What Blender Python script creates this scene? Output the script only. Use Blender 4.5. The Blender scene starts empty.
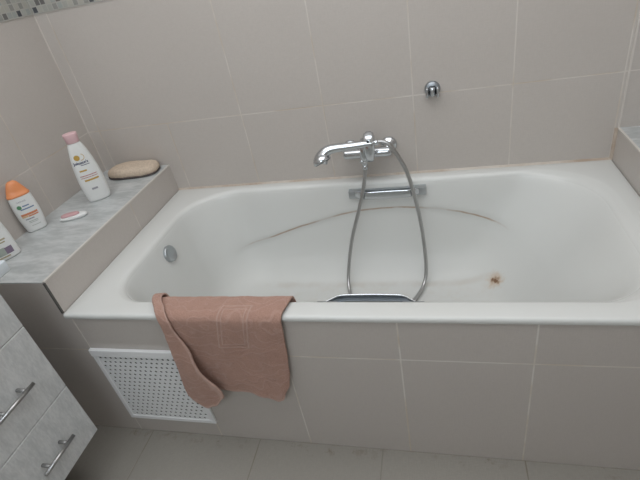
import bpy, bmesh, math, random
from mathutils import Vector, Matrix
random.seed(7)
S = bpy.context.scene
PI = math.pi

# ------------------------------------------------------------------ camera
cam = bpy.data.cameras.new('camera'); co = bpy.data.objects.new('camera', cam)
S.collection.objects.link(co); S.camera = co
co.location = (1.0484, -0.7835, 1.2865); co.rotation_euler = (0.9944, 0.1724, 0.1970)
cam.sensor_width = 36; cam.lens = 25.58; cam.clip_start = 0.02
# ------------------------------------------------------------------ world, lights, exposure
W = bpy.data.worlds.new('world'); S.world = W; W.use_nodes = True
W.node_tree.nodes['Background'].inputs[0].default_value = (0.80, 0.90, 1.0, 1)
W.node_tree.nodes['Background'].inputs[1].default_value = 1.0
def area(name, loc, target, sx, sy, power, col):
    l = bpy.data.lights.new(name, 'AREA'); l.shape = 'RECTANGLE'; l.size = sx; l.size_y = sy
    l.energy = power; l.color = col
    o = bpy.data.objects.new(name, l); S.collection.objects.link(o); o.location = loc
    o.rotation_euler = (Vector(target) - Vector(loc)).to_track_quat('-Z', 'Y').to_euler()
    return o
area('ceiling_light', (0.78, -0.18, 2.36), (0.78, -0.18, 0), 2.1, 1.4, 22, (0.97, 0.985, 1.0))
area('window_daylight', (0.70, -1.72, 1.75), (0.70, 0.5, 0.7), 1.05, 0.85, 11, (0.86, 0.94, 1.0))
S.view_settings.view_transform = 'Standard'; S.view_settings.look = 'None'
S.view_settings.gamma = 1; S.view_settings.use_curve_mapping = False
S.view_settings.exposure = 0.03

# ------------------------------------------------------------------ measures
H = 0.543; D = 0.747; X1 = 1.60; LW = 0.300; L = 0.656; LR = 0.650
TW = 0.3068; G1 = 0.8245; M = 1.2530; TH = 0.4295; GB = 0.395
RX = 1.98; FY = -1.70; CZ = 2.40

# ------------------------------------------------------------------ material helpers
def mat(name, col=(.5, .5, .5), rough=.5, metal=0.0, spec=.5, coat=0.0):
    m = bpy.data.materials.new(name); m.use_nodes = True
    b = m.node_tree.nodes['Principled BSDF']
    b.inputs['Base Color'].default_value = (*col, 1); b.inputs['Roughness'].default_value = rough
    b.inputs['Metallic'].default_value = metal; b.inputs['Specular IOR Level'].default_value = spec
    b.inputs['Coat Weight'].default_value = coat
    return m
class NT:
    def __init__(s, m): s.t = m.node_tree; s.b = s.t.nodes['Principled BSDF']
    def n(s, typ, **kw):
        o = s.t.nodes.new(typ)
        for k, v in kw.items(): setattr(o, k, v)
        return o
    def link(s, a, b): s.t.links.new(a, b)
    def put(s, sock, v):
        if hasattr(v, 'is_output') or isinstance(v, bpy.types.NodeSocket): s.link(v, sock)
        else: sock.default_value = v
    def math(s, op, a, b=0.0, c=0.0, clamp=False):
        o = s.n('ShaderNodeMath', operation=op, use_clamp=clamp)
        s.put(o.inputs[0], a); s.put(o.inputs[1], b); s.put(o.inputs[2], c)
        return o.outputs[0]
    def mapr(s, v, a, b, c=0.0, d=1.0):
        o = s.n('ShaderNodeMapRange'); o.clamp = True; o.interpolation_type = 'SMOOTHSTEP'
        s.put(o.inputs[0], v)
        for i, q in enumerate((a, b, c, d)): o.inputs[1 + i].default_value = q
        return o.outputs[0]
    def mix(s, f, a, b):
        o = s.n('ShaderNodeMix', data_type='RGBA')
        s.put(o.inputs[0], f); 
        s.put(o.inputs[6], (*a, 1) if isinstance(a, tuple) else a)
        s.put(o.inputs[7], (*b, 1) if isinstance(b, tuple) else b)
        return o.outputs[2]
    def pos(s):
        g = s.n('ShaderNodeNewGeometry'); x = s.n('ShaderNodeSeparateXYZ'); s.link(g.outputs['Position'], x.inputs[0])
        return g.outputs['Position'], x.outputs
    def noise(s, vec, scale, detail=3, rough=.5, stretch=None):
        if stretch:
            mp = s.n('ShaderNodeMapping'); s.link(vec, mp.inputs[0]); mp.inputs['Scale'].default_value = stretch; vec = mp.outputs[0]
        o = s.n('ShaderNodeTexNoise'); s.link(vec, o.inputs['Vector'])
        o.inputs['Scale'].default_value = scale; o.inputs['Detail'].default_value = detail; o.inputs['Roughness'].default_value = rough
        return o.outputs[0]
    def bump(s, h, dist=.001, strength=1.0):
        o = s.n('ShaderNodeBump'); o.inputs['Distance'].default_value = dist; o.inputs['Strength'].default_value = strength
        s.link(h, o.inputs['Height']); s.link(o.outputs[0], s.b.inputs['Normal'])

def tile_mat(name, u, v, uo, vo, uw, vw, colA, colB, grout, gw=.0036, rough=.32, single_u=None, skip=None):
    """ceramic tiles: u, v are axis indices; lines at uo+k*uw, vo+k*vw (vw None: no cross lines)"""
    m = mat(name, colA, rough); t = NT(m); P, xyz = t.pos()
    def dist(c, o, w):
        f = t.math('FRACT', t.math('DIVIDE', t.math('SUBTRACT', c, o), w))
        f = t.math('MINIMUM', f, t.math('SUBTRACT', 1.0, f))
        return t.math('MULTIPLY', f, w)
    if single_u is None: du = dist(xyz[u], uo, uw)
    else: du = t.math('ABSOLUTE', t.math('SUBTRACT', xyz[u], single_u))
    if skip: du = t.math('ADD', du, t.math('MULTIPLY', t.math('LESS_THAN', t.math('ABSOLUTE', t.math('SUBTRACT', xyz[u], skip[0])), .03), t.math('GREATER_THAN', xyz[v], skip[1])))
    d = du
    if vw: d = t.math('MINIMUM', du, dist(xyz[v], vo, vw))
    g = t.mapr(d, gw * .35, gw * .75, 1, 0)
    st = [60.0, 60.0, 60.0]; st[v] = 420.0
    weave = t.noise(P, 1.0, 2, .6, tuple(st))
    st2 = [340.0, 340.0, 340.0]; st2[v] = 45.0
    weave2 = t.noise(P, 1.0, 2, .6, tuple(st2))
    w = t.math('MULTIPLY', t.math('ADD', weave, weave2), .5)
    c = t.mix(t.mapr(w, .35, .65), colA, colB)
    cl = t.noise(P, 2.2, 2); c = t.mix(t.mapr(cl, .3, .7, 0, .35), c, tuple(x * .93 for x in colB))
    gn = t.noise(P, 9.0, 3); gc = t.mix(t.mapr(gn, .42, .68), grout, tuple(a * b for a, b in zip(grout, (.86, .80, .72))))
    c = t.mix(g, c, gc); t.link(c, t.b.inputs['Base Color'])
    t.link(t.math('ADD', rough, t.math('MULTIPLY', g, .4)), t.b.inputs['Roughness'])
    h = t.math('SUBTRACT', t.math('MULTIPLY', w, .15), g); t.bump(h, .0008, .5)
    return m

WA = (.540, .500, .467); WB = (.510, .472, .440); WG = (.62, .58, .54); PG = (.68, .65, .61)
m_back = tile_mat('tiles_back', 0, 2, .0573, M - TH * 4, TW, TH, WA, WB, WG, skip=(.0573, G1 + .001))
m_left = tile_mat('tiles_left', 1, 2, .4154, M - TH * 4, TW + .022, TH, WA, WB, WG)
m_right = tile_mat('tiles_right', 1, 2, .4154, M - TH * 4, TW, TH, WA, WB, WG)
m_front = tile_mat('tiles_panel', 0, 2, .022, GB - TH * 4, TW, TH, WA, WB, PG)
m_side = tile_mat('tiles_ledge_side', 1, 2, 0, 0, TW, None, WA, WB, WG, single_u=.442)
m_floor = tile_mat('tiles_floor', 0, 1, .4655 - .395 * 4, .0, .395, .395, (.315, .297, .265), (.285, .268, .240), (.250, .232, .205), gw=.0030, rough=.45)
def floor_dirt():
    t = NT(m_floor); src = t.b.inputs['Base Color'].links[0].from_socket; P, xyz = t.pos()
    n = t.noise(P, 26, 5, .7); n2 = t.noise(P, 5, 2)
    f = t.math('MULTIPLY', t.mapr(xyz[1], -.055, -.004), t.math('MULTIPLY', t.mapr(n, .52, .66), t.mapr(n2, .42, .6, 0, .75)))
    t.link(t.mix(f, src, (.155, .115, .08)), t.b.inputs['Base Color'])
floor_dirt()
m_paint = mat('white_paint', (.72, .72, .70), .8)
m_trim = mat('edge_trim', (.60, .57, .53), .4)
m_edge_shade = mat('edge_shade', (.10, .095, .09), .7)

def marble_mat(name, a, b, scale=9, ang=.6, lo=.35, hi=.68):
    m = mat(name, a, .3); t = NT(m); P, _ = t.pos()
    mp = t.n('ShaderNodeMapping'); t.link(P, mp.inputs[0]); mp.inputs['Rotation'].default_value = (0, 0, ang); mp.inputs['Scale'].default_value = (1, 3.2, 1)
    n1 = t.noise(mp.outputs[0], scale, 7, .62); n2 = t.noise(mp.outputs[0], scale * 4, 4, .6)
    f = t.mapr(t.math('ADD', t.math('MULTIPLY', n1, .7), t.math('MULTIPLY', n2, .3)), lo, hi)
    t.link(t.mix(f, a, b), t.b.inputs['Base Color'])
    return m
m_marble = marble_mat('grey_marble', (.39, .41, .41), (.55, .565, .565), 7, .5)
m_lam = marble_mat('marbled_laminate', (.52, .54, .545), (.69, .705, .705), 16, 1.1, .3, .72)
m_lam.node_tree.nodes['Principled BSDF'].inputs['Roughness'].default_value = .45
m_counter = mat('white_countertop', (.66, .72, .76), .25)
m_chrome = mat('chrome', (.60, .625, .65), .16, 1.0)
m_brushed = mat('brushed_steel', (.46, .46, .46), .32, 1.0)
m_grey_chrome = mat('matt_chrome', (.50, .53, .55), .36, 1.0)
m_well = mat('dark_steel', (.36, .39, .42), .4, 1.0)
m_post = mat('grey_steel', (.30, .30, .295), .45, .6)
m_dark = mat('black_hole', (.015, .017, .02), .6)
m_rubber = mat('grey_spray_face', (.10, .11, .12), .5)
m_white = mat('white_plastic', (.74, .75, .74), .35)
m_grille = mat('white_lacquer', (.82, .83, .84), .4)
m_frame = mat('white_window_frame', (.8, .8, .8), .4)
m_glass = mat('window_glass', (1, 1, 1), .0); m_glass.node_tree.nodes['Principled BSDF'].inputs['Transmission Weight'].default_value = 1.0

# white enamel with grime line, rust blotch and scum
ARC = [(.20, .292), (.262, .309), (.377, .336), (.512, .378), (.679, .421), (.76, .433), (.84, .438), (.91, .438), (.981, .433), (1.05, .424), (1.12, .409), (1.188, .389), (1.272, .356), (1.34, .32)]
def arc_z(x):
    if x <= ARC[0][0]: return ARC[0][1] - (ARC[0][0] - x) * .3
    for (a, b), (c, d) in zip(ARC, ARC[1:]):
        if x <= c:
            f = (x - a) / (c - a); f2 = f
            return b + (d - b) * f2
    return ARC[-1][1] - (x - ARC[-1][0]) * .6
def enamel():
    m = mat('white_enamel', (.665, .675, .660), .4); t = NT(m); P, xyz = t.pos()
    t.link(t.mapr(xyz[2], H - .04, H - .012, .48, .26), t.b.inputs['Roughness'])
    at = t.n('ShaderNodeAttribute', attribute_name='ridge')
    wob = t.noise(P, 14, 3); wid = t.noise(P, 7, 4)
    d = t.math('ABSOLUTE', t.math('ADD', at.outputs['Fac'], t.math('MULTIPLY', t.math('SUBTRACT', wob, .5), .006)))
    line = t.math('MULTIPLY', t.mapr(d, .0010, .0056, 1, 0), t.math('MULTIPLY', t.mapr(xyz[0], .24, .32), t.mapr(xyz[0], 1.22, 1.29, 1, 0)))
    line = t.math('MULTIPLY', line, t.mapr(wid, .36, .56, .12, .8))
    base = t.mix(t.mapr(t.noise(P, 3.2, 4), .35, .7, 0, .22), (.665, .675, .660), (.635, .632, .60))
    c = t.mix(line, base, (.40, .265, .165))
    # scum where the back meets the bottom
    dz = t.math('ABSOLUTE', t.math('SUBTRACT', t.math('ADD', xyz[1], t.math('MULTIPLY', t.math('SUBTRACT', wid, .5), .02)), .572))
    low = t.mapr(xyz[2], .20, .23, 1, 0)
    xr = t.math('MULTIPLY', t.mapr(xyz[0], .25, .5), t.mapr(xyz[0], 1.15, 1.30, 1, 0))
    sc = t.math('MULTIPLY', t.math('MULTIPLY', t.mapr(dz, .002, .018, 1, 0), low), t.math('MULTIPLY', xr, t.mapr(t.noise(P, 11, 4), .35, .65, .05, .30)))
    c = t.mix(sc, c, (.46, .40, .33))
    fl = t.math('MULTIPLY', t.math('MULTIPLY', t.mapr(xyz[1], .60, .55), low), t.math('MULTIPLY', xr, t.mapr(t.noise(P, 30, 3), .45, .7, 0, .14)))
    c = t.mix(fl, c, (.55, .49, .40))
    # rust blotch
    vd = t.n('ShaderNodeVectorMath', operation='DISTANCE'); t.link(P, vd.inputs[0]); vd.inputs[1].default_value = RUST
    r = t.math('ADD', vd.outputs['Value'], t.math('MULTIPLY', t.math('SUBTRACT', t.noise(P, 70, 3), .5), .045))
    c = t.mix(t.mapr(r, .006, .042, .65, 0), c, (.50, .32, .17))
    c = t.mix(t.mapr(r, .002, .017, .95, 0), c, (.16, .075, .03))
    t.link(c, t.b.inputs['Base Color'])
    return m
RUST = (1.230, .549, .200)
m_enamel = enamel()

def mosaic_mat(name, u):
    m = mat(name, (.4, .4, .38), .3); t = NT(m); P, xyz = t.pos(); p = .0210
    cu = t.math('DIVIDE', xyz[u], p); cv = t.math('DIVIDE', t.math('SUBTRACT', xyz[2], M + .004), p)
    cb = t.n('ShaderNodeCombineXYZ'); t.link(t.math('FLOOR', cu), cb.inputs[0]); t.link(t.math('FLOOR', cv), cb.inputs[1])
    wn = t.n('ShaderNodeTexWhiteNoise', noise_dimensions='2D'); t.link(cb.outputs[0], wn.inputs['Vector'])
    r = t.n('ShaderNodeValToRGB'); r.color_ramp.interpolation = 'CONSTANT'
    cols = [(0, (.36, .36, .33)), (.26, (.40, .39, .35)), (.48, (.27, .27, .25)), (.58, (.34, .36, .345)), (.72, (.15, .145, .14)), (.84, (.40, .41, .38)), (.91, (.075, .08, .09))]
    e = r.color_ramp.elements
    e[0].position, e[0].color = 0, (*cols[0][1], 1); e[1].position, e[1].color = cols[1][0], (*cols[1][1], 1)
    for q, c in cols[2:]:
        n = e.new(q); n.color = (*c, 1)
    t.link(wn.outputs['Value'], r.inputs[0])
    def edge(c):
        f = t.math('FRACT', c); return t.math('MINIMUM', f, t.math('SUBTRACT', 1.0, f))
    d = t.math('MINIMUM', edge(cu), edge(cv)); g = t.mapr(d, .05, .12, 1, 0)
    t.link(t.mix(g, r.outputs[0], (.42, .41, .38)), t.b.inputs['Base Color']); t.bump(t.math('SUBTRACT', 1.0, g), .001, .5)
    return m

def terry_mat():
    m = mat('pink_terry', (.34, .18, .135), .95, spec=.1); t = NT(m); P, _ = t.pos()
    t.b.inputs['Sheen Weight'].default_value = .35; t.b.inputs['Sheen Roughness'].default_value = .5
    t.b.inputs['Sheen Tint'].default_value = (.9, .75, .68, 1)
    uvn = t.n('ShaderNodeUVMap', uv_map='cloth'); x = t.n('ShaderNodeSeparateXYZ'); t.link(uvn.outputs[0], x.inputs[0])
    u, v = x.outputs[0], x.outputs[1]
    n1 = t.noise(P, 420, 3, .7); n2 = t.noise(P, 40, 4, .6)
    # raised frame of the woven panel
    def box(cu, cv, hu, hv):
        a = t.math('SUBTRACT', t.math('ABSOLUTE', t.math('SUBTRACT', t.math('ADD', u, t.math('MULTIPLY', t.math('SUBTRACT', v, cv), .2)), cu)), hu)
        b = t.math('SUBTRACT', t.math('ABSOLUTE', t.math('SUBTRACT', v, cv)), hv)
        return t.math('MAXIMUM', a, b)
    fr = None
    for (cu, cv, hu, hv, w) in ((.525, .018, .041, .074, .0030), (.525, .018, .031, .062, .0022)):
        l = t.mapr(t.math('ABSOLUTE', box(cu, cv, hu, hv)), w * .4, w, 1, 0)
        fr = l if fr is None else t.math('MAXIMUM', fr, l)
    # curling carved pattern
    vec = t.n('ShaderNodeCombineXYZ'); t.link(u, vec.inputs[0]); t.link(v, vec.inputs[1])
    wv = t.n('ShaderNodeTexWave', wave_type='RINGS'); t.link(vec.outputs[0], wv.inputs[0])
    wv.inputs['Scale'].default_value = 9; wv.inputs['Distortion'].default_value = 14; wv.inputs['Detail'].default_value = 1.2; wv.inputs['Detail Scale'].default_value = 1.6
    curl = t.mapr(wv.outputs['Fac'], .86, .97)
    curl = t.math('MULTIPLY', curl, .38)
    pat = t.math('MAXIMUM', fr, curl)
    c = t.mix(t.mapr(n1, .3, .7), (.36, .208, .162), (.50, .315, .257))
    c = t.mix(t.mapr(n2, .3, .7, 0, .5), c, (.38, .228, .182))
    c = t.mix(t.math('MULTIPLY', pat, .6), c, (.57, .40, .345))
    hm = t.n('ShaderNodeAttribute', attribute_name='hem'); c = t.mix(t.math('MULTIPLY', hm.outputs['Fac'], .6), c, (.58, .41, .355))
    t.link(c, t.b.inputs['Base Color'])
    h = t.math('ADD', t.math('MULTIPLY', n1, .9), t.math('MULTIPLY', pat, .8)); t.bump(h, .003, .8)
    return m
m_terry = terry_mat()
def loofah_mat():
    m = mat('beige_sisal', (.40, .29, .205), .95, spec=.1); t = NT(m); P, _ = t.pos()
    n1 = t.noise(P, 130, 4, .7, (1, 1, 1)); n2 = t.noise(P, 18, 3)
    c = t.mix(t.mapr(n1, .3, .7), (.52, .425, .335), (.66, .545, .435)); c = t.mix(t.mapr(n2, .35, .65, 0, .5), c, (.54, .435, .34))
    t.link(c, t.b.inputs['Base Color']); t.bump(n1, .003, .9)
    return m
def caulk_mat():
    m = mat('stained_caulk', (.50, .45, .39), .7); t = NT(m); P, _ = t.pos()
    n = t.noise(P, 6, 5, .65)
    t.link(t.mix(t.mapr(n, .40, .70), (.58, .53, .475), (.40, .31, .24)), t.b.inputs['Base Color'])
    return m
m_loofah = loofah_mat(); m_caulk = caulk_mat()

# ------------------------------------------------------------------ object helpers
def prop(o, label=None, cat=None, group=None, kind=None):
    if label: o['label'] = label
    if cat: o['category'] = cat
    if group: o['group'] = group
    if kind: o['kind'] = kind
    return o
def thing(name, label, cat, loc=(0, 0, 0)):
    o = bpy.data.objects.new(name, None); o.empty_display_size = .05; S.collection.objects.link(o); o.location = loc
    return prop(o, label, cat)
def world_loc(o):
    v = Vector((0, 0, 0))
    while o: v += Vector(o.location); o = o.parent
    return v
def obj(name, bm, mats, parent=None, smooth=None, origin=None):
    """bm is in world coordinates; origin shifts the object's own origin"""
    me = bpy.data.meshes.new(name)
    if smooth is not None:
        for f in bm.faces: f.smooth = True
        for e in bm.edges:
            if len(e.link_faces) == 2 and e.calc_face_angle(0) > smooth: e.smooth = False
    bmesh.ops.recalc_face_normals(bm, faces=bm.faces)
    base = world_loc(parent) if parent else Vector((0, 0, 0))
    org = Vector(origin) if origin else base
    bmesh.ops.translate(bm, vec=-org, verts=bm.verts)
    bm.to_mesh(me); bm.free()
    for m in (mats if isinstance(mats, (list, tuple)) else [mats]): me.materials.append(m)
    o = bpy.data.objects.new(name, me); S.collection.objects.link(o)
    if parent: o.parent = parent
    o.location = org - base
    return o
def B(): return bmesh.new()
def box(bm, x0, x1, y0, y1, z0, z1, bev=0, seg=2, mi=0):
    r = bmesh.ops.create_cube(bm, size=1.0); vs = r['verts']
    for v in vs: v.co = Vector(((x0 + x1) / 2 + v.co.x * (x1 - x0), (y0 + y1) / 2 + v.co.y * (y1 - y0), (z0 + z1) / 2 + v.co.z * (z1 - z0)))
    fs = {f for v in vs for f in v.link_faces}
    for f in fs: f.material_index = mi
    if bev:
        es = list({e for v in vs for e in v.link_edges})
        bmesh.ops.bevel(bm, geom=es, offset=bev, segments=seg, affect='EDGES', profile=.5)
    return bm
def loft(bm, rings, cap=True, close=True, mi=0):
    R = [[bm.verts.new(p) for p in r] for r in rings]; n = len(R[0])
    for a, b in zip(R, R[1:]):
        for i in range(n if close else n - 1):
            f = bm.faces.new((a[i], a[(i + 1) % n], b[(i + 1) % n], b[i])); f.material_index = mi
    if cap:
        for r in (R[0], R[-1]):
            try: bm.faces.new(r).material_index = mi
            except ValueError: pass
    return R
def frame(d):
    d = Vector(d).normalized(); up = Vector((0, 0, 1)) if abs(d.z) < .95 else Vector((1, 0, 0))
    a = d.cross(up).normalized(); return a, a.cross(d).normalized()
def tube(bm, pts, rad, n=14, cap=True, flat=(1, 1)):
    pts = [Vector(p) for p in pts]; rings = []; pa = None
    for i, p in enumerate(pts):
        d = pts[min(i + 1, len(pts) - 1)] - pts[max(i - 1, 0)]
        if pa is None: a, b = frame(d)
        else:
            d.normalize(); a = (pa - d * pa.dot(d)).normalized(); b = a.cross(d)
            b = -b if b.dot(pb) < 0 else b
        pa, pb = a, b
        r = rad[i] if isinstance(rad, (list, tuple)) else rad
        rings.append([p + a * math.cos(t) * r * flat[0] + b * math.sin(t) * r * flat[1] for t in [2 * PI * k / n for k in range(n)]])
    return loft(bm, rings, cap)
def lathe(bm, c, d, prof, n=28):
    """prof: list of (distance along d, radius)"""
    c = Vector(c); d = Vector(d).normalized(); a, b = frame(d)
    loft(bm, [[c + d * h + (a * math.cos(t) + b * math.sin(t)) * max(r, 1e-5) for t in [2 * PI * k / n for k in range(n)]] for h, r in prof])
    return bm
def cat(pts, n):
    """Catmull-Rom through pts (tuples of any length), n samples per span"""
    out = []; P = [pts[0]] + list(pts) + [pts[-1]]
    for i in range(1, len(P) - 2):
        for k in range(n):
            t = k / n; q = []
            for a, b, c, d in zip(P[i - 1], P[i], P[i + 1], P[i + 2]):
                q.append(.5 * (2 * b + (c - a) * t + (2 * a - 5 * b + 4 * c - d) * t * t + (3 * b - a - 3 * c + d) * t ** 3))
            out.append(tuple(q))
    out.append(tuple(pts[-1])); return out
def lerp(a, b, t): return a + (b - a) * t
def sstep(a, b, x):
    t = max(0, min(1, (x - a) / (b - a))); return t * t * (3 - 2 * t)

# ------------------------------------------------------------------ the room
def struct(name, bm, m, label, cat_, parent=None):
    return prop(obj(name, bm, m, parent), label, cat_, None, 'structure')
T = .1
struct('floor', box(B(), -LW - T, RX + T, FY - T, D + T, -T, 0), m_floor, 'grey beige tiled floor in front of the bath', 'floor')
struct('ceiling', box(B(), -LW - T, RX + T, FY - T, D + T, CZ, CZ + T), m_paint, 'white ceiling above the bathroom', 'ceiling')
struct('wall_back', box(B(), -LW - T, RX + T, D, D + T, 0, CZ), m_back, 'greige tiled wall behind the bath', 'wall')
struct('wall_left', box(B(), -LW - T, -LW, FY, D, 0, CZ), m_left, 'greige tiled wall on the left beside the marble ledge', 'wall')
struct('wall_right', box(B(), RX, RX + T, FY, D, 0, CZ), m_right, 'tiled wall beyond the right end of the bath', 'wall')
wx0, wx1, wz0, wz1 = .18, 1.22, 1.35, 2.15
bm = B()
box(bm, -LW - T, wx0, FY - T, FY, 0, CZ); box(bm, wx1, RX + T, FY - T, FY, 0, CZ)
box(bm, wx0, wx1, FY - T, FY, 0, wz0); box(bm, wx0, wx1, FY - T, FY, wz1, CZ)
struct('wall_front', bm, m_paint, 'wall with the window facing the bath', 'wall')
bm = B()
for a in ((wx0, wx0 + .05, wz0, wz1), (wx1 - .05, wx1, wz0, wz1), (wx0 + .05, wx1 - .05, wz0, wz0 + .05), (wx0 + .05, wx1 - .05, wz1 - .05, wz1), (.68, .72, wz0 + .05, wz1 - .05)):
    box(bm, a[0], a[1], FY - .08, FY - .03, a[2], a[3], .004)
win = struct('window_1', bm, m_frame, 'white framed window in the wall facing the bath', 'window')
obj('pane', box(B(), wx0 + .045, wx1 - .045, FY - .058, FY - .052, wz0 + .045, wz1 - .045), m_glass, win)

# tiled ledges and bath panel
led = struct('trim_1', box(B(), -LW, 0, 0, D, 0, L - .004), [m_front], 'tiled ledge at the left end of the bath with a grey marble top', 'ledge')
obj('ledge_side', box(B(), -.004, .0006, .004, D, H - .03, L - .004), m_side, led)
obj('marble_top', box(B(), -LW, -.006, .0005, D, L - .004, L, .001), m_marble, led)
obj('edge_trim', box(B(), -.0065, .0012, .004, D, L - .0045, L + .0006, .001), m_trim, led)
obj('corner_shade_strip', box(B(), -.003, .0022, -.0010, .0045, H, L - .003), m_edge_shade, led)  # thin dark strip painted in for the shadow along the corner edge
led2 = struct('trim_2', box(B(), X1, RX, 0, D, 0, LR - .004), [m_front], 'tiled ledge at the right end of the bath', 'ledge')
obj('ledge_side', box(B(), X1 - .0006, X1 + .004, .004, D, H - .03, LR - .004), m_side, led2)
obj('marble_top', box(B(), X1 + .006, RX, .0005, D, LR - .004, LR, .001), m_marble, led2)
obj('edge_trim', box(B(), X1 - .0012, X1 + .0065, .004, D, LR - .0045, LR + .0006, .001), m_trim, led2)
struct('trim_3', box(B(), 0.0, X1, 0, .03, 0, H - .017), m_front, 'greige tiled panel under the front rim of the bath', 'panel')
struct('trim_4', box(B(), -LW, RX, D - .003, D, M + .002, M + .132), mosaic_mat('mosaic_back', 0), 'grey mosaic border strip on the back wall', 'mosaic')
struct('trim_5', box(B(), -LW, -LW + .003, FY, D - .003, M + .002, M + .132), mosaic_mat('mosaic_left', 1), 'grey mosaic border strip on the left wall', 'mosaic')
bm = B()
loft(bm, [[(x, D, H + .006), (x, D - .003, H + .004), (x, D - .007, H - .001), (x, D, H - .001)] for x in (.002, X1 - .002)])
loft(bm, [[(X1 - .009, D - .0005, z), (X1 - .004, D - .005, z), (X1 - .001, D - .009, z), (X1 - .001, D - .0005, z)] for z in (H, LR)])
struct('trim_6', bm, m_caulk, 'brown stained caulk line where the bath meets the back wall', 'caulk')
bm = B(); box(bm, X1 - .001, X1 + .0045, D - .0035, D, LR, M); box(bm, -LW, -LW + .0022, D - .0022, D, L, M)
struct('trim_7', bm, mat('corner_grout', WG, .7), 'pale grout lines in the wall corners', 'grout')

# ------------------------------------------------------------------ bathtub
NS_X, NS_Y, NC = 64, 26, 14
def rrect(x0, x1, y0, y1, rl, rr, z):
    """rounded rectangle, same topology for all; rl/rr = (front, back) corner radii on the left/right"""
    p = []
    def side(a, b, n):
        for i in range(n): t = i / n; p.append((lerp(a[0], b[0], t), lerp(a[1], b[1], t), z))
    def corner(cx, cy, r, a0):
        for i in range(NC): a = a0 + PI / 2 * i / NC; p.append((cx + r * math.cos(a), cy + r * math.sin(a), z))
    side((x0 + rl[0], y0), (x1 - rr[0], y0), NS_X); corner(x1 - rr[0], y0 + rr[0], rr[0], -PI / 2)
    side((x1, y0 + rr[0]), (x1, y1 - rr[1]), NS_Y); corner(x1 - rr[1], y1 - rr[1], rr[1], 0)
    side((x1 - rr[1], y1), (x0 + rl[1], y1), NS_X); corner(x0 + rl[1], y1 - rl[1], rl[1], PI / 2)
    side((x0, y1 - rl[1]), (x0, y0 + rl[0]), NS_Y); corner(x0 + rl[0], y0 + rl[0], rl[0], PI)
    return p
e = .0015
out = [(-.0 + e, X1 - e, -.005, D - e, .004, .004, .004, .004, H - .0165), (e, X1 - e, -.0065, D - e, .004, .004, .004, .004, H - .0125),
       (e, X1 - e, -.0065, D - e, .004, .004, .004, .004, H - .007), (e + .001, X1 - e - .001, -.004, D - e - .001, .005, .005, .005, .005, H - .0015),
       (e + .004, X1 - e - .004, .001, D - e - .004, .006, .006, .006, .006, H)]
inn = [(.088, 1.560, .044, .716, .12, .19, .14, .20, H), (.099, 1.545, .051, .708, .125, .19, .15, .21, H - .0025),
       (.108, 1.520, .060, .699, .13, .19, .16, .22, H - .014), (.118, 1.487, .070, .691, .13, .19, .17, .22, H - .05),
       (.142, 1.415, .084, .676, .12, .19, .18, .22, .39), (.170, 1.340, .098, .657, .12, .18, .18, .21, .28),
       (.196, 1.285, .116, .630, .12, .17, .16, .19, .215), (.235, 1.230, .142, .595, .11, .15, .14, .16, .177),
       (.290, 1.16, .185, .550, .09, .12, .11, .12, .161), (.37, 1.06, .25, .48, .06, .06, .06, .06, .156), (.5, .9, .34, .40, .02, .02, .02, .02, .154)]
rings_p = list(out) + cat(inn, 8)
def tub_ring(q):
    x0, x1, y0, y1, a, b, c, d, z = q
    return rrect(x0, x1, y0, y1, (a, b), (c, d), z)
tub = thing('bathtub', 'white enamel bathtub built in between two tiled ledges', 'bathtub', (X1 / 2, D / 2, 0))
bm = B(); ridge = []
Rs = []
for q in rings_p:
    r = tub_ring(q); rr = []
    for (x, y, z) in r:
        rd = 1.0
        if y > .40 and .155 < z < H - .02 and .12 < x < 1.45:
            za = arc_z(x); rd = z - za
            k = sstep(.50, .60, y) * sstep(.14, .34, x) * sstep(1.36, 1.2, x)
            y += k * .007 * (sstep(.006, -.012, z - za) * sstep(.17, .26, z)) - 0
            if k < .02: rd = 1.0
        rr.append((x, y, z)); ridge.append(rd)
    Rs.append(rr)
RV = loft(bm, Rs, cap=False)
bm.faces.new(RV[-1])
shell = obj('tub_shell', bm, m_enamel, tub, smooth=1.2)
at = shell.data.attributes.new('ridge', 'FLOAT', 'POINT')
for i, r in enumerate(ridge): at.data[i].value = r
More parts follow.
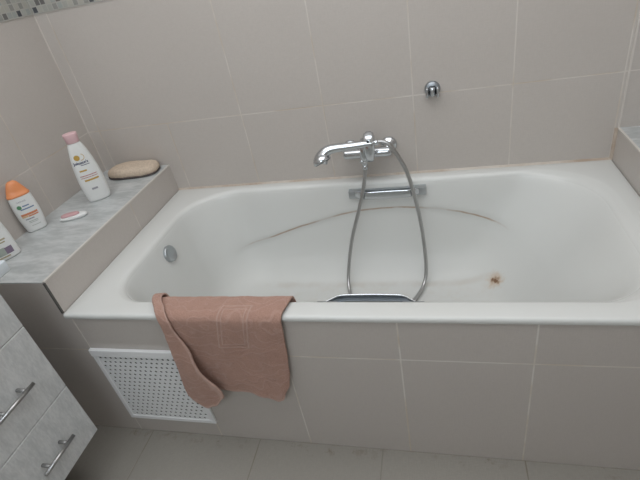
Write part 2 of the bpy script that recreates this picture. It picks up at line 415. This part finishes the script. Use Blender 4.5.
# overflow knob
oc = Vector((.1150, .376, .474)); od = Vector((.96, 0, .27)).normalized()
ov = obj('overflow_knob', lathe(B(), oc - od * .012, od, [(0, .033), (.012, .033), (.015, .0315), (.016, .0300), (.019, .0295), (.027, .0295), (.030, .0285), (.031, .0255), (.0298, .0240), (.0298, 0)], 40), m_grey_chrome, tub, smooth=.5)
ov['label'] = 'round chrome overflow knob'
obj('drain', lathe(B(), (.42, .37, .1525), (0, 0, 1), [(0, .034), (.004, .034), (.006, .030), (.0045, .012), (.004, 0)]), m_chrome, tub, smooth=.5)
def grip(yw, sgn, zc, label, k=1.0, well=True):
    """sgn: direction from the wall into the bath"""
    xa, xb = .728, 1.006; bm = B()
    ctl = [(xa + .016, .012, .0115), (xa + .034, .024, .0125), (xa + .052, .036, .0140), (xa + .070, .0395, .0150), (xa + .10, .040, .0155), ((xa + xb) / 2, .0405, .0160), (xb - .10, .040, .0155), (xb - .070, .0395, .0150), (xb - .052, .036, .0140), (xb - .034, .024, .0125), (xb - .016, .012, .0115)]
    rings = []
    for x, o, h in cat(ctl, 6):
        rings.append([(x, yw + sgn * (o * k + .0032 * math.cos(t)), zc + h * math.copysign(abs(math.sin(t)) ** .7, math.sin(t))) for t in [2 * PI * k / 18 for k in range(18)]])
    loft(bm, rings)
    g = obj('grip_handle', bm, m_chrome, tub, smooth=.7); g['label'] = label
    obj('back_plate', box(B(), xa + .05, xb - .05, min(yw - sgn * .02, yw + sgn * .004), max(yw - sgn * .02, yw + sgn * .004), zc - .013, zc + .013, .002), m_grey_chrome, g, smooth=.5)
    if well: obj('grip_well', box(B(), xa + .045, xb - .045, min(yw - sgn * .01, yw + sgn * .031), max(yw - sgn * .01, yw + sgn * .031), zc - .014, zc - .011, .001), m_well, g)
    for x in (xa, xb - .056):
        obj('mount_plate', box(B(), x, x + .056, min(yw - sgn * .02, yw + sgn * .014), max(yw - sgn * .02, yw + sgn * .014), zc - .0155, zc + .0155, .003), m_grey_chrome, g, smooth=.5)
grip(.688, -1, .505, 'chrome grip handle on the back side of the tub', .62, False)
grip(.074, 1, .497, 'chrome grip handle inside the front rim')

# ------------------------------------------------------------------ mixer tap
tap = thing('bath_mixer_tap', 'chrome single-lever bath mixer tap on the tiled wall above the tub', 'tap', (.82, D, .655))
my, mz = .700, .655
bm = B(); lathe(bm, (.728, my, mz), (1, 0, 0), [(0, .012), (.002, .0155), (.006, .0168), (.155, .0168), (.164, .0155), (.168, .012)], 28)
obj('mixer_body', bm, m_chrome, tap, smooth=.6)
for x in (.748, .884):
    bm = B(); lathe(bm, (x, D, mz + .006), (0, -1, 0), [(0, .029), (.004, .029), (.011, .024), (.015, .0145), (.040, .0145), (.047, .012)])
    obj('wall_flange', bm, m_chrome, tap, smooth=.6)
bm = B(); lathe(bm, (.820, my + .016, mz + .002), (0, -.80, .60), [(0, .019), (.030, .021), (.046, .0215), (.052, .019), (.054, 0)])
obj('cartridge_dome', bm, m_chrome, tap, smooth=.6)
# lever: shield-shaped plate standing over the cartridge, broad on top, tapering down
bm = B(); rings = []
for z, w, y, th in ((.745, .009, .662, .006), (.740, .0165, .656, .010), (.728, .0200, .648, .014), (.704, .0200, .643, .014), (.678, .0170, .643, .013), (.658, .0140, .645, .012), (.648, .010, .647, .009)):
    rings.append([(.829 + w * c, y + th * s, z) for c, s in ((-1, -.4), (-.7, -1), (.7, -1), (1, -.4), (1, .6), (.6, 1), (-.6, 1), (-1, .6))])
loft(bm, rings)
lev = obj('lever', bm, m_chrome, tap, smooth=.5)
obj('temperature_dot', lathe(B(), (.829, .6305, .724), (0, -1, .05), [(0, .0042), (.0022, .0042), (.0026, 0)], 16), m_dark, lev)
# hand shower rest and diverter
bm = B(); box(bm, .794, .819, .638, .692, .688, .716, .006); box(bm, .797, .818, .636, .662, .652, .712, .006)
obj('shower_rest', bm, m_chrome, tap, smooth=.5)
bm = B(); box(bm, .792, .818, .648, .694, .640, .668, .005); lathe(bm, (.804, .666, .645), (0, 0, -1), [(0, .010), (.018, .010), (.020, .0085), (.030, .0085)], 18)
obj('diverter', bm, m_chrome, tap, smooth=.5)
bm = B(); lathe(bm, (.800, .652, .650), (-.1, -1, -.1), [(0, .007), (.010, .008), (.014, .006), (.015, 0)], 16)
obj('diverter_knob', bm, m_chrome, tap, smooth=.5)

# ------------------------------------------------------------------ hand shower with hose
hs = thing('hand_shower', 'chrome hand shower lying in the tap rest with a looped grey metal hose', 'hand shower', (.80, .64, .70))
bm = B()
tube(bm, cat([(.846, .642, .713), (.820, .640, .713), (.780, .636, .712), (.735, .632, .7115), (.705, .630, .710), (.684, .627, .703), (.669, .623, .688), (.661, .618, .671)], 6),
     [r for q in cat([(.0105,), (.0118,), (.0130,), (.0142,), (.0155,), (.0180,), (.0225,), (.0255,)], 6) for r in q], 20)
obj('handle', bm, m_chrome, hs, smooth=.6)
hd = Vector((-.10, -.28, -.95)).normalized(); hd = Vector((.42, -.30, -.86)).normalized()
hc = Vector((.664, .619, .683))
bm = B(); lathe(bm, hc - hd * .012, hd, [(0, .015), (.004, .024), (.012, .0300), (.022, .0320), (.026, .0315), (.027, .029)])
head = obj('shower_head', bm, m_chrome, hs, smooth=.6)
obj('spray_face', lathe(B(), hc + hd * .0125, hd, [(0, .0285), (.003, .0285), (.004, .026), (.0035, 0)]), m_rubber, head, smooth=.6)
hose_p = [(.846, .642, .713), (.860, .643, .7155), (.878, .642, .714), (.898, .640, .701), (.922, .638, .661), (.950, .635, .591), (.973, .630, .475), (.988, .618, .355), (.994, .590, .240), (.985, .555, .183), (.955, .490, .168), (.902, .433, .163),
          (.815, .411, .163), (.737, .453, .165), (.706, .530, .175), (.702, .580, .225), (.727, .610, .347), (.766, .632, .464), (.788, .648, .537), (.801, .660, .595), (.804, .666, .622)]
dense = [Vector(p) for p in cat(hose_p, 60)]
seg = [dense[0]]; acc = 0
for a, b in zip(dense, dense[1:]):
    acc += (b - a).length
    if acc >= .0024: seg.append(b); acc = 0
bm = B(); tube(bm, seg, [.0072 if i % 2 else .0060 for i in range(len(seg))], 10)
obj('hose', bm, m_brushed, hs, smooth=2.0)
for a, d in (((.840, .642, .713), (1, 0, .08)), ((.804, .666, .630), (-.04, -.06, -1))):
    obj('hose_nut', lathe(B(), a, d, [(0, .0095), (.016, .0095), (.022, .0076)], 16), m_chrome, hs, smooth=.5)

# ------------------------------------------------------------------ shower wall bracket
br = thing('shower_wall_bracket', 'small round chrome shower bracket high on the back wall right of the tap', 'bracket', (1.040, D, .838))
bc = Vector((1.040, D, .838))
obj('base', lathe(B(), bc, (0, -1, 0), [(0, .025), (.004, .025), (.009, .022), (.011, .018)]), m_well, br, smooth=.6)
# cradle: two prongs and a tongue in front of the round base
for x0, x1 in ((-.0205, -.0125), (.0125, .0205)):
    bm = B(); box(bm, bc.x + x0, bc.x + x1, bc.y - .036, bc.y - .006, bc.z - .020, bc.z + .012, .003)
    obj('prong', bm, m_chrome, br, smooth=.5)
bm = B(); lathe(bm, (bc.x, bc.y - .020, bc.z - .019), (0, 0, 1), [(0, .0065), (.004, .0085), (.026, .0095), (.029, .007)], 18)
obj('pivot', bm, m_chrome, br, smooth=.5)
bm = B(); lathe(bm, (bc.x, bc.y - .006, bc.z - .004), (0, -1, 0), [(0, .016), (.006, .016), (.0065, 0)], 20)
obj('socket', bm, m_dark, br, smooth=.5)

# ------------------------------------------------------------------ perforated access panel
gx0, gx1, gz0, gz1 = .021, .336, .076, .405
gr = thing('access_grille', 'white perforated access panel low in the tiled front of the bath', 'grille', (.18, 0, gz0))
bm = B(); yo = -.009
box(bm, gx0, gx1, yo - .003, -.0005, gz1 - .027, gz1, .0015); box(bm, gx0, gx1, yo, -.0005, gz0, gz0 + .016, .0015)
box(bm, gx0, gx0 + .014, yo, -.0005, gz0 + .016, gz1 - .027, .0015); box(bm, gx1 - .016, gx1, yo, -.0005, gz0 + .016, gz1 - .027, .0015)
obj('frame', bm, m_grille, gr)
px0, px1, pz0, pz1 = gx0 + .014, gx1 - .016, gz0 + .016, gz1 - .027
bm = B(); nx, nz = 16, 16; cw = (px1 - px0) / nx; ch = (pz1 - pz0) / nz
for j in range(nz):
    off = 0 if j % 2 else .5
    za, zb = pz0 + j * ch, pz0 + (j + 1) * ch
    xs = [px0] + [px0 + (i + off) * cw for i in range(1 if off == 0 else 0, nx + 1 if off == 0 else nx)] + ([px1] if off else [])
    if xs[0] == xs[1]: xs = xs[1:]
    for xa, xb in zip(xs, xs[1:]):
        yv = yo + .002; cx, cz = (xa + xb) / 2, (za + zb) / 2
        if xb - xa < cw * .9:
            bm.faces.new([bm.verts.new(p) for p in ((xa, yv, za), (xb, yv, za), (xb, yv, zb), (xa, yv, zb))]); continue
        r = .0043
        o8 = [bm.verts.new((cx + (xb - xa) / 2 * sx, yv, cz + ch / 2 * sz)) for sx, sz in ((-1, -1), (0, -1), (1, -1), (1, 0), (1, 1), (0, 1), (-1, 1), (-1, 0))]
        i8 = [bm.verts.new((cx + r * math.cos(a), yv, cz + r * math.sin(a))) for a in [-PI * .75 + PI / 4 * k for k in range(8)]]
        b8 = [bm.verts.new((v.co.x, yv + .0015, v.co.z)) for v in i8]
        for k in range(8):
            l = (k + 1) % 8
            bm.faces.new((o8[k], o8[l], i8[l], i8[k])); bm.faces.new((i8[k], i8[l], b8[l], b8[k]))
obj('perforated_plate', bm, m_grille, gr)
obj('backing', box(B(), px0, px1, -.0052, -.0006, pz0, pz1), m_dark, gr)

# ------------------------------------------------------------------ towel over the rim
def towel():
    bm = B(); uv = bm.loops.layers.uv.new('cloth')
    # (y, z) path over the rim, from inside the tub to the hem
    path = cat([(.080, .480), (.074, .522), (.064, .545), (.046, .5505), (.020, .5525), (.001, .5515), (-.0125, .541), (-.0165, .522), (-.0150, .47), (-.0135, .40), (-.0135, .33), (-.0140, .27), (-.0150, .215)], 8)
    cum = [0]
    for a, b in zip(path, path[1:]): cum.append(cum[-1] + math.hypot(a[0] - b[0], a[1] - b[1]))
    tot = cum[-1]
    f0 = next(i for i, p in enumerate(path) if p[0] < 0 and p[1] <= .5225); s0 = cum[f0]; zf = path[f0][1]
    def curve(tab, s):
        if s <= tab[0][0]: return tab[0][1]
        for (a, b), (c, d) in zip(tab, tab[1:]):
            if s <= c: t = (s - a) / (c - a); t = t * t * (3 - 2 * t); return lerp(b, d, t)
        return tab[-1][1]
    NB, NF, NM = 16, 10, 64       # flap, fold, main panel samples
    rows = []
    for i, (y, z) in enumerate(path):
        s = cum[i]; hang = max(0, (s - s0) / (tot - s0))
        xl = curve([(0, .272), (.07, .272), (s0, .326), (s0 + .12, .322), (tot, .312)], s)
        xc = curve([(0, .297), (.07, .299), (s0, .358), (s0 + .10, .388), (tot, .440)], s)
        xr = curve([(0, .675), (.07, .675), (s0, .662), (s0 + .12, .654), (tot - .07, .645), (tot - .02, .635), (tot, .612)], s)
        lift = lerp(.003, .026, sstep(-.0, .55, hang)) if hang else .003        # the flap's free edge stands off the main panel
        fold = lerp(.0045, .011, sstep(0, .5, hang))
        pts = []
        for k in range(NB):
            t = k / NB; x = lerp(xc, xl + fold * .6, t)
            pts.append((x, lerp(.008 + lift, 2 * fold + .002, t ** .8) + .004 * math.sin(PI * t) * hang, 0))
        for k in range(NF):
            a = PI / 2 + PI * k / NF; pts.append((xl + fold * .6 + fold * .6 * math.cos(a), fold + fold * math.sin(a) + .001, .5 if k < NF / 2 else 1))
        for k in range(NM + 1):
            t = k / NM; x = lerp(xl + fold * .6, xr, t)
            o = .001 + hang * (.010 * math.exp(-((x - .50 - .03 * hang) / .035) ** 2) + .012 * math.exp(-((x - .615) / .03) ** 2)) + .003 * math.sin(x * 55 + 3 * s) * sstep(0, .3, hang)
            pts.append((x, o, 1))
        a = path[max(i - 1, 0)]; b = path[min(i + 1, len(path) - 1)]
        ty, tz = b[0] - a[0], b[1] - a[1]; l = math.hypot(ty, tz); ny, nz = tz / l, -ty / l
        if ny > 0 and y < .03: ny = -ny
        if y >= .03 and ny < 0: ny, nz = -ny, -nz
        if nz < -.2: nz = -nz
        row = []
        for x, o, layer in pts:
            zz = z
            if hang > 0:
                if layer < .9: zb = curve([(.30, .285), (.335, .232), (.365, .212), (.40, .228), (.44, .268)], x)
                else: zb = curve([(.30, .275), (.36, .262), (.45, .262), (.505, .263), (.555, .247), (.590, .234), (.605, .242), (.625, .275), (.66, .32)], x)
                zz = zf - (zf - zb) * hang
            row.append((Vector((x, y + ny * o, zz + nz * o)), (x if layer > .9 else xl - (x - xl), s - s0, layer)))
        rows.append(row)
    V = [[bm.verts.new(p) for p, _ in r] for r in rows]
    for i in range(len(V) - 1):
        for k in range(len(V[0]) - 1):
            q = ((i, k), (i, k + 1), (i + 1, k + 1), (i + 1, k))
            fc = bm.faces.new([V[a][b] for a, b in q]); fc.smooth = True
            for lp, (a, b) in zip(fc.loops, q): lp[uv].uv = rows[a][b][1][:2]
    nrow = len(V[0])
    o = obj('bath_towel', bm, m_terry, None, smooth=3.2, origin=(.49, .02, H))
    hem = o.data.attributes.new('hem', 'FLOAT', 'POINT')
    for i in range(len(o.data.vertices)): hem.data[i].value = 1.0 if i % nrow < 2 or i // nrow >= len(V) - 2 else 0.0
    sb = o.modifiers.new('smooth', 'SUBSURF'); sb.levels = 1; sb.render_levels = 1
    tx = bpy.data.textures.new('terry', 'CLOUDS'); tx.noise_scale = .030; tx.noise_depth = 2
    dp = o.modifiers.new('pile', 'DISPLACE'); dp.texture = tx; dp.strength = .0035; dp.mid_level = .5; dp.texture_coords = 'LOCAL'
    md = o.modifiers.new('thickness', 'SOLIDIFY'); md.thickness = .005; md.offset = 0
    return prop(o, 'dusty pink terry towel folded over the front rim of the bath', 'towel')
towel()

# ------------------------------------------------------------------ bottles on the ledge
CAMXY = Vector((1.0484, -.7835))
def ell(c, s, nrm, cx, w, d, z, n=36, p=2.3):
    r = []
    for k in range(n):
        a = 2 * PI * k / n; ca, sa = math.cos(a), math.sin(a)
        ex = math.copysign(abs(ca) ** (2 / p), ca); ey = math.copysign(abs(sa) ** (2 / p), sa)
        q = c + s * (cx + w * ex) + nrm * (d * ey); r.append((q.x, q.y, z))
    return r
FONT_CACHE = {}
def text_faces(bm, txt, size, place, mi, bold=0.0):
    cu = bpy.data.curves.new('lettering', 'FONT'); cu.body = txt; cu.size = size; cu.align_x = 'LEFT'; cu.resolution_u = 3; cu.offset = bold
    o = bpy.data.objects.new('lettering', cu); S.collection.objects.link(o)
    dg = bpy.context.evaluated_depsgraph_get(); me = bpy.data.meshes.new_from_object(o.evaluated_get(dg))
    vs = [bm.verts.new(place(v.co.x, v.co.y)) for v in me.vertices]
    for p in me.polygons:
        try: bm.faces.new([vs[i] for i in p.vertices]).material_index = mi
        except ValueError: pass
    bpy.data.objects.remove(o); bpy.data.curves.remove(cu); bpy.data.meshes.remove(me)
class Bottle:
    def __init__(s, name, label, x, y, prof, cap_prof, m_body, m_cap, cx=0, ang=0, cap_n=36):
        s.c = Vector((x, y)); n = (CAMXY - s.c).normalized(); n.rotate(Matrix.Rotation(-ang, 2)); s.n = n; s.s = Vector((-n.y, n.x)); s.cx = cx; s.prof = prof
        s.t = thing(name, label, 'bottle', (x, y, L))
        bm = B(); P = cat(prof, 6); loft(bm, [ell(s.c, s.s, s.n, cx, w, d, L + z) for z, w, d in P])
        obj('body', bm, m_body, s.t, smooth=.9)
        bm = B(); loft(bm, [ell(s.c, s.s, s.n, cx, w, d, L + z) for z, w, d in cap_prof])
        obj('cap', bm, m_cap, s.t, smooth=.6)
        s.P = P
    def wd(s, z):
        for (a, w, d), (b, w2, d2) in zip(s.P, s.P[1:]):
            if a <= z <= b: t = (z - a) / (b - a + 1e-9); return lerp(w, w2, t), lerp(d, d2, t)
        return s.P[-1][1:]
    def place(s, u, z):
        w, d = s.wd(z); q = min(.98, abs(u / w)); dd = d * (1 - q ** 2.3) ** (1 / 2.3) + .0007
        p = s.c + s.s * (s.cx + u) + s.n * dd
        return Vector((p.x, p.y, L + z))
    def bar(s, bm, u0, u1, z0, z1, mi, n=6):
        for k in range(n):
            a, b = lerp(u0, u1, k / n), lerp(u0, u1, (k + 1) / n)
            bm.faces.new([bm.verts.new(s.place(*q)) for q in ((a, z0), (b, z0), (b, z1), (a, z1))]).material_index = mi
    def disc(s, bm, u, z, r, mi, n=18, ri=0, a0=0, a1=2 * PI):
        for k in range(n):
            a, b = a0 + (a1 - a0) * k / n, a0 + (a1 - a0) * (k + 1) / n
            q = [(u + r * math.cos(a), z + r * math.sin(a)), (u + r * math.cos(b), z + r * math.sin(b))]
            q += [(u + ri * math.cos(b), z + ri * math.sin(b)), (u + ri * math.cos(a), z + ri * math.sin(a))] if ri else [(u, z)]
            bm.faces.new([bm.verts.new(s.place(*p)) for p in q]).material_index = mi
    def text(s, bm, txt, size, u, z, mi, bold=0.0): text_faces(bm, txt, size, lambda a, b: s.place(u + a, z + b), mi, bold)

m_pinkcap = mat('pink_cap', (.70, .47, .49), .4); m_orange = mat('orange_cap', (.72, .27, .11), .35)
m_navy = mat('navy_ink', (.05, .06, .13), .6); m_gold = mat('gold_ink', (.50, .32, .07), .6); m_red = mat('red_ink', (.45, .16, .15), .6)
m_greyink = mat('grey_ink', (.33, .33, .36), .6); m_green = mat('green_ink', (.10, .27, .14), .6); m_orangeink = mat('orange_ink', (.62, .24, .12), .6)
m_peach = mat('peach_ink', (.66, .46, .26), .6); m_plum = mat('plum_ink', (.22, .17, .24), .6); m_tan = mat('tan_ink', (.42, .36, .24), .6); m_blue = mat('blue_ink', (.16, .23, .36), .6); m_grn2 = mat('sage_ink', (.36, .40, .36), .6)

b = Bottle('lotion_bottle', 'tall white lotion bottle with pale pink cap standing on the marble ledge', -.157, .482,
           [(0, .033, .017), (.003, .037, .020), (.012, .0395, .022), (.056, .0435, .0235), (.10, .0425, .0235), (.14, .0385, .022), (.175, .0325, .0195), (.200, .0265, .0175), (.213, .0215, .016), (.217, .0195, .015)],
           [(.217, .0200, .0165), (.218, .0212, .0172), (.232, .0216, .0176), (.233, .0222, .018), (.246, .0236, .0185), (.249, .0230, .018), (.250, .019, .015)], m_white, m_pinkcap, cx=.0095)
bm = B()
b.disc(bm, -.013, .168, .0095, 0); b.disc(bm, .0, .168, .0115, 0, ri=.0098, a0=-1.9, a1=1.2)
obj('emblem', bm, m_gold, b.t)['label'] = 'round gold emblem with a curved stroke'
bm = B()
b.text(bm, "Johnson's", .0125, -.031, .1455, 0, .0004)
b.bar(bm, -.012, .018, .139, .1408, 0)
b.bar(bm, -.024, .000, .118, .1235, 1)
b.bar(bm, -.030, .026, .101, .1035, 2); b.bar(bm, -.030, .026, .094, .0960, 2)
b.bar(bm, -.022, .026, .0815, .0875, 1)
obj('label_print', bm, [m_navy, m_gold, m_red], b.t)
bm = B(); b.bar(bm, -.012, .008, .047, .054, 0); obj('volume_print', bm, m_greyink, b.t)

b = Bottle('sunscreen_bottle', 'white sun lotion bottle with bright orange domed cap on the marble ledge', -.2670, .2880,
           [(0, .026, .012), (.003, .0300, .0145), (.010, .0315, .016), (.045, .0360, .0175), (.080, .0370, .0180), (.105, .0355, .0175), (.122, .0340, .017), (.127, .0325, .0165)],
           [(.127, .0335, .0172), (.128, .0345, .0176), (.134, .0345, .0176), (.1345, .0325, .0170), (.150, .0270, .0150), (.166, .0195, .0120), (.174, .0150, .0098), (.178, .0095, .006)], m_white, m_orange, cx=.004, ang=.0)
bm = B()
b.disc(bm, -.017, .0935, .0068, 0); obj('emblem', bm, m_green, b.t)['label'] = 'round green emblem'
bm = B()
b.text(bm, 'GARNIER', .0070, -.018, .1085, 3); b.bar(bm, -.007, .013, .0925, .0965, 1); b.bar(bm, -.017, .024, .0825, .0865, 1)
b.bar(bm, -.024, .026, .0620, .0690, 2); b.bar(bm, -.024, -.006, .0560, .0610, 5); b.bar(bm, -.005, .026, .0555, .0600, 2)
b.bar(bm, -.018, .008, .0465, .0505, 3); b.bar(bm, -.013, .016, .0385, .0405, 4); b.bar(bm, -.013, .014, .0340, .0355, 4); b.bar(bm, -.010, .018, .0225, .024, 4)
obj('label_print', bm, [m_green, m_blue, m_orangeink, m_greyink, m_grn2, m_peach], b.t)

b = Bottle('shower_gel_bottle', 'white bottle with tan and plum print at the left edge, nearest the vanity', -.2440, .1180,
           [(0, .044, .017), (.003, .0475, .0195), (.010, .049, .021), (.060, .0490, .021), (.100, .046, .021), (.135, .040, .020), (.155, .030, .018), (.162, .020, .016)],
           [(.162, .018, .0155), (.163, .020, .0165), (.190, .0195, .016), (.192, .017, .014)], m_white, m_white, cx=.0)
bm = B()
b.bar(bm, -.030, .028, .0870, .0940, 3); b.bar(bm, -.034, .030, .0640, .0690, 0); b.bar(bm, -.034, .026, .0560, .0600, 0)
b.bar(bm, -.034, .014, .0180, .0420, 2); b.bar(bm, .014, .034, .0180, .0400, 1); b.bar(bm, -.03, .020, .010, .0145, 0)
obj('label_print', bm, [m_tan, m_plum, m_grn2, m_greyink], b.t)

# ------------------------------------------------------------------ small pink and white bar, sponge pad
sb = thing('soap_bar', 'small pink and white bar lying flat on marble beside the pink-capped bottle', 'soap', (-.160, .347, L))
d1 = Vector((.64, .32, 0)).normalized(); d2 = Vector((-d1.y, d1.x, 0))
def slab(c, a, b, ha, hb, rows, p=2.6, n=40, bend=0.0):
    bm = B(); rings = []
    for z, k in rows:
        r = []
        for i in range(n):
            t = 2 * PI * i / n; ca, sa = math.cos(t), math.sin(t)
            ex = math.copysign(abs(ca) ** (2 / p), ca) * k * ha; ey = math.copysign(abs(sa) ** (2 / p), sa) * k * hb
            q = c + a * ex + b * (ey + bend * (ex / ha) ** 2); r.append((q.x, q.y, c.z + z))
        rings.append(r)
    loft(bm, rings); return bm
sc = Vector((-.160, .350, L))
obj('white_base', slab(sc, d1, d2, .046, .019, [(0.0005, .80), (.002, .92), (.006, 1), (.010, .98), (.013, .90), (.014, .80)], 2.2), m_white, sb, smooth=.8)
obj('pink_top', slab(sc + Vector((-.008, -.004, .0135)), d1, d2, .031, .0145, [(0, 1), (.003, .98), (.006, .88), (.0075, .65)], 2.4), mat('pink_soap', (.55, .33, .34), .6), sb, smooth=.8)

pd = thing('sponge_pad', 'beige fibre scrubbing pad with dark underside at the back of the marble ledge', 'sponge', (-.150, .690, L))
pc = Vector((-.122, .686, L)); a1 = Vector((1, .06, 0)).normalized(); a2 = Vector((-a1.y, a1.x, 0))
o = obj('fibre_pad', slab(pc, a1, a2, .106, .053, [(.007, .90), (.009, .97), (.014, 1), (.022, .985), (.030, .92), (.036, .80), (.040, .60), (.041, .3)], 3.0, 56), m_loofah, pd, smooth=1.2)
dp = o.modifiers.new('lumps', 'DISPLACE'); tx = bpy.data.textures.new('lumps', 'CLOUDS'); tx.noise_scale = .05; dp.texture = tx; dp.strength = .008; dp.texture_coords = 'LOCAL'
obj('dark_backing', slab(pc, a1, a2, .108, .055, [(.0005, .90), (.003, .975), (.007, .985), (.009, .95)], 3.0, 56), mat('dark_backing', (.09, .075, .07), .8), pd, smooth=1.0)

# ------------------------------------------------------------------ vanity
vx, vy1, vy0 = .030, -.130, -.86; vz0, vz1 = .190, .765
van = thing('vanity_cabinet', 'pale grey marbled vanity cabinet with drawers left of the bath', 'cabinet', (-.12, vy1 - .36, vz0))
bm = B(); box(bm, -LW, vx - .019, vy0, vy1 - .0005, vz0, vz1, .001); obj('carcass', bm, m_lam, van)
dz = [vz0 + .001, .394, .6225, vz1 - .002]
for za, zb in zip(dz, dz[1:]):
    dr = obj('drawer', box(B(), vx - .018, vx, -.412, vy1, za + .0007, zb - .0007, .0030, 3), m_lam, van)
    zc = (za + zb) / 2 + (.0 if zb < .7 else 0)
    bm = B(); hx = vx + .030
    tube(bm, [(hx, -.326, zc), (hx, -.213, zc)], .0052, 16)
    h = obj('handle', bm, m_brushed, dr, smooth=.6)
    for y in (-.302, -.236):
        bm = B(); tube(bm, [(vx - .001, y, zc), (hx - .004, y, zc)], .0048, 14)
        obj('handle_post', bm, m_post, h, smooth=.6)
dr = obj('door', box(B(), vx - .018, vx, vy0, -.415, vz0 + .002, vz1 - .003, .0018, 2), m_lam, van)
ct = prop(obj('countertop', box(B(), -LW, .045, vy0 - .02, -.083, vz1, vz1 + .030, .004, 3), m_counter, None, smooth=.6, origin=(-.12, -.5, vz1)),
          'white countertop slab on the grey vanity cabinet', 'countertop')
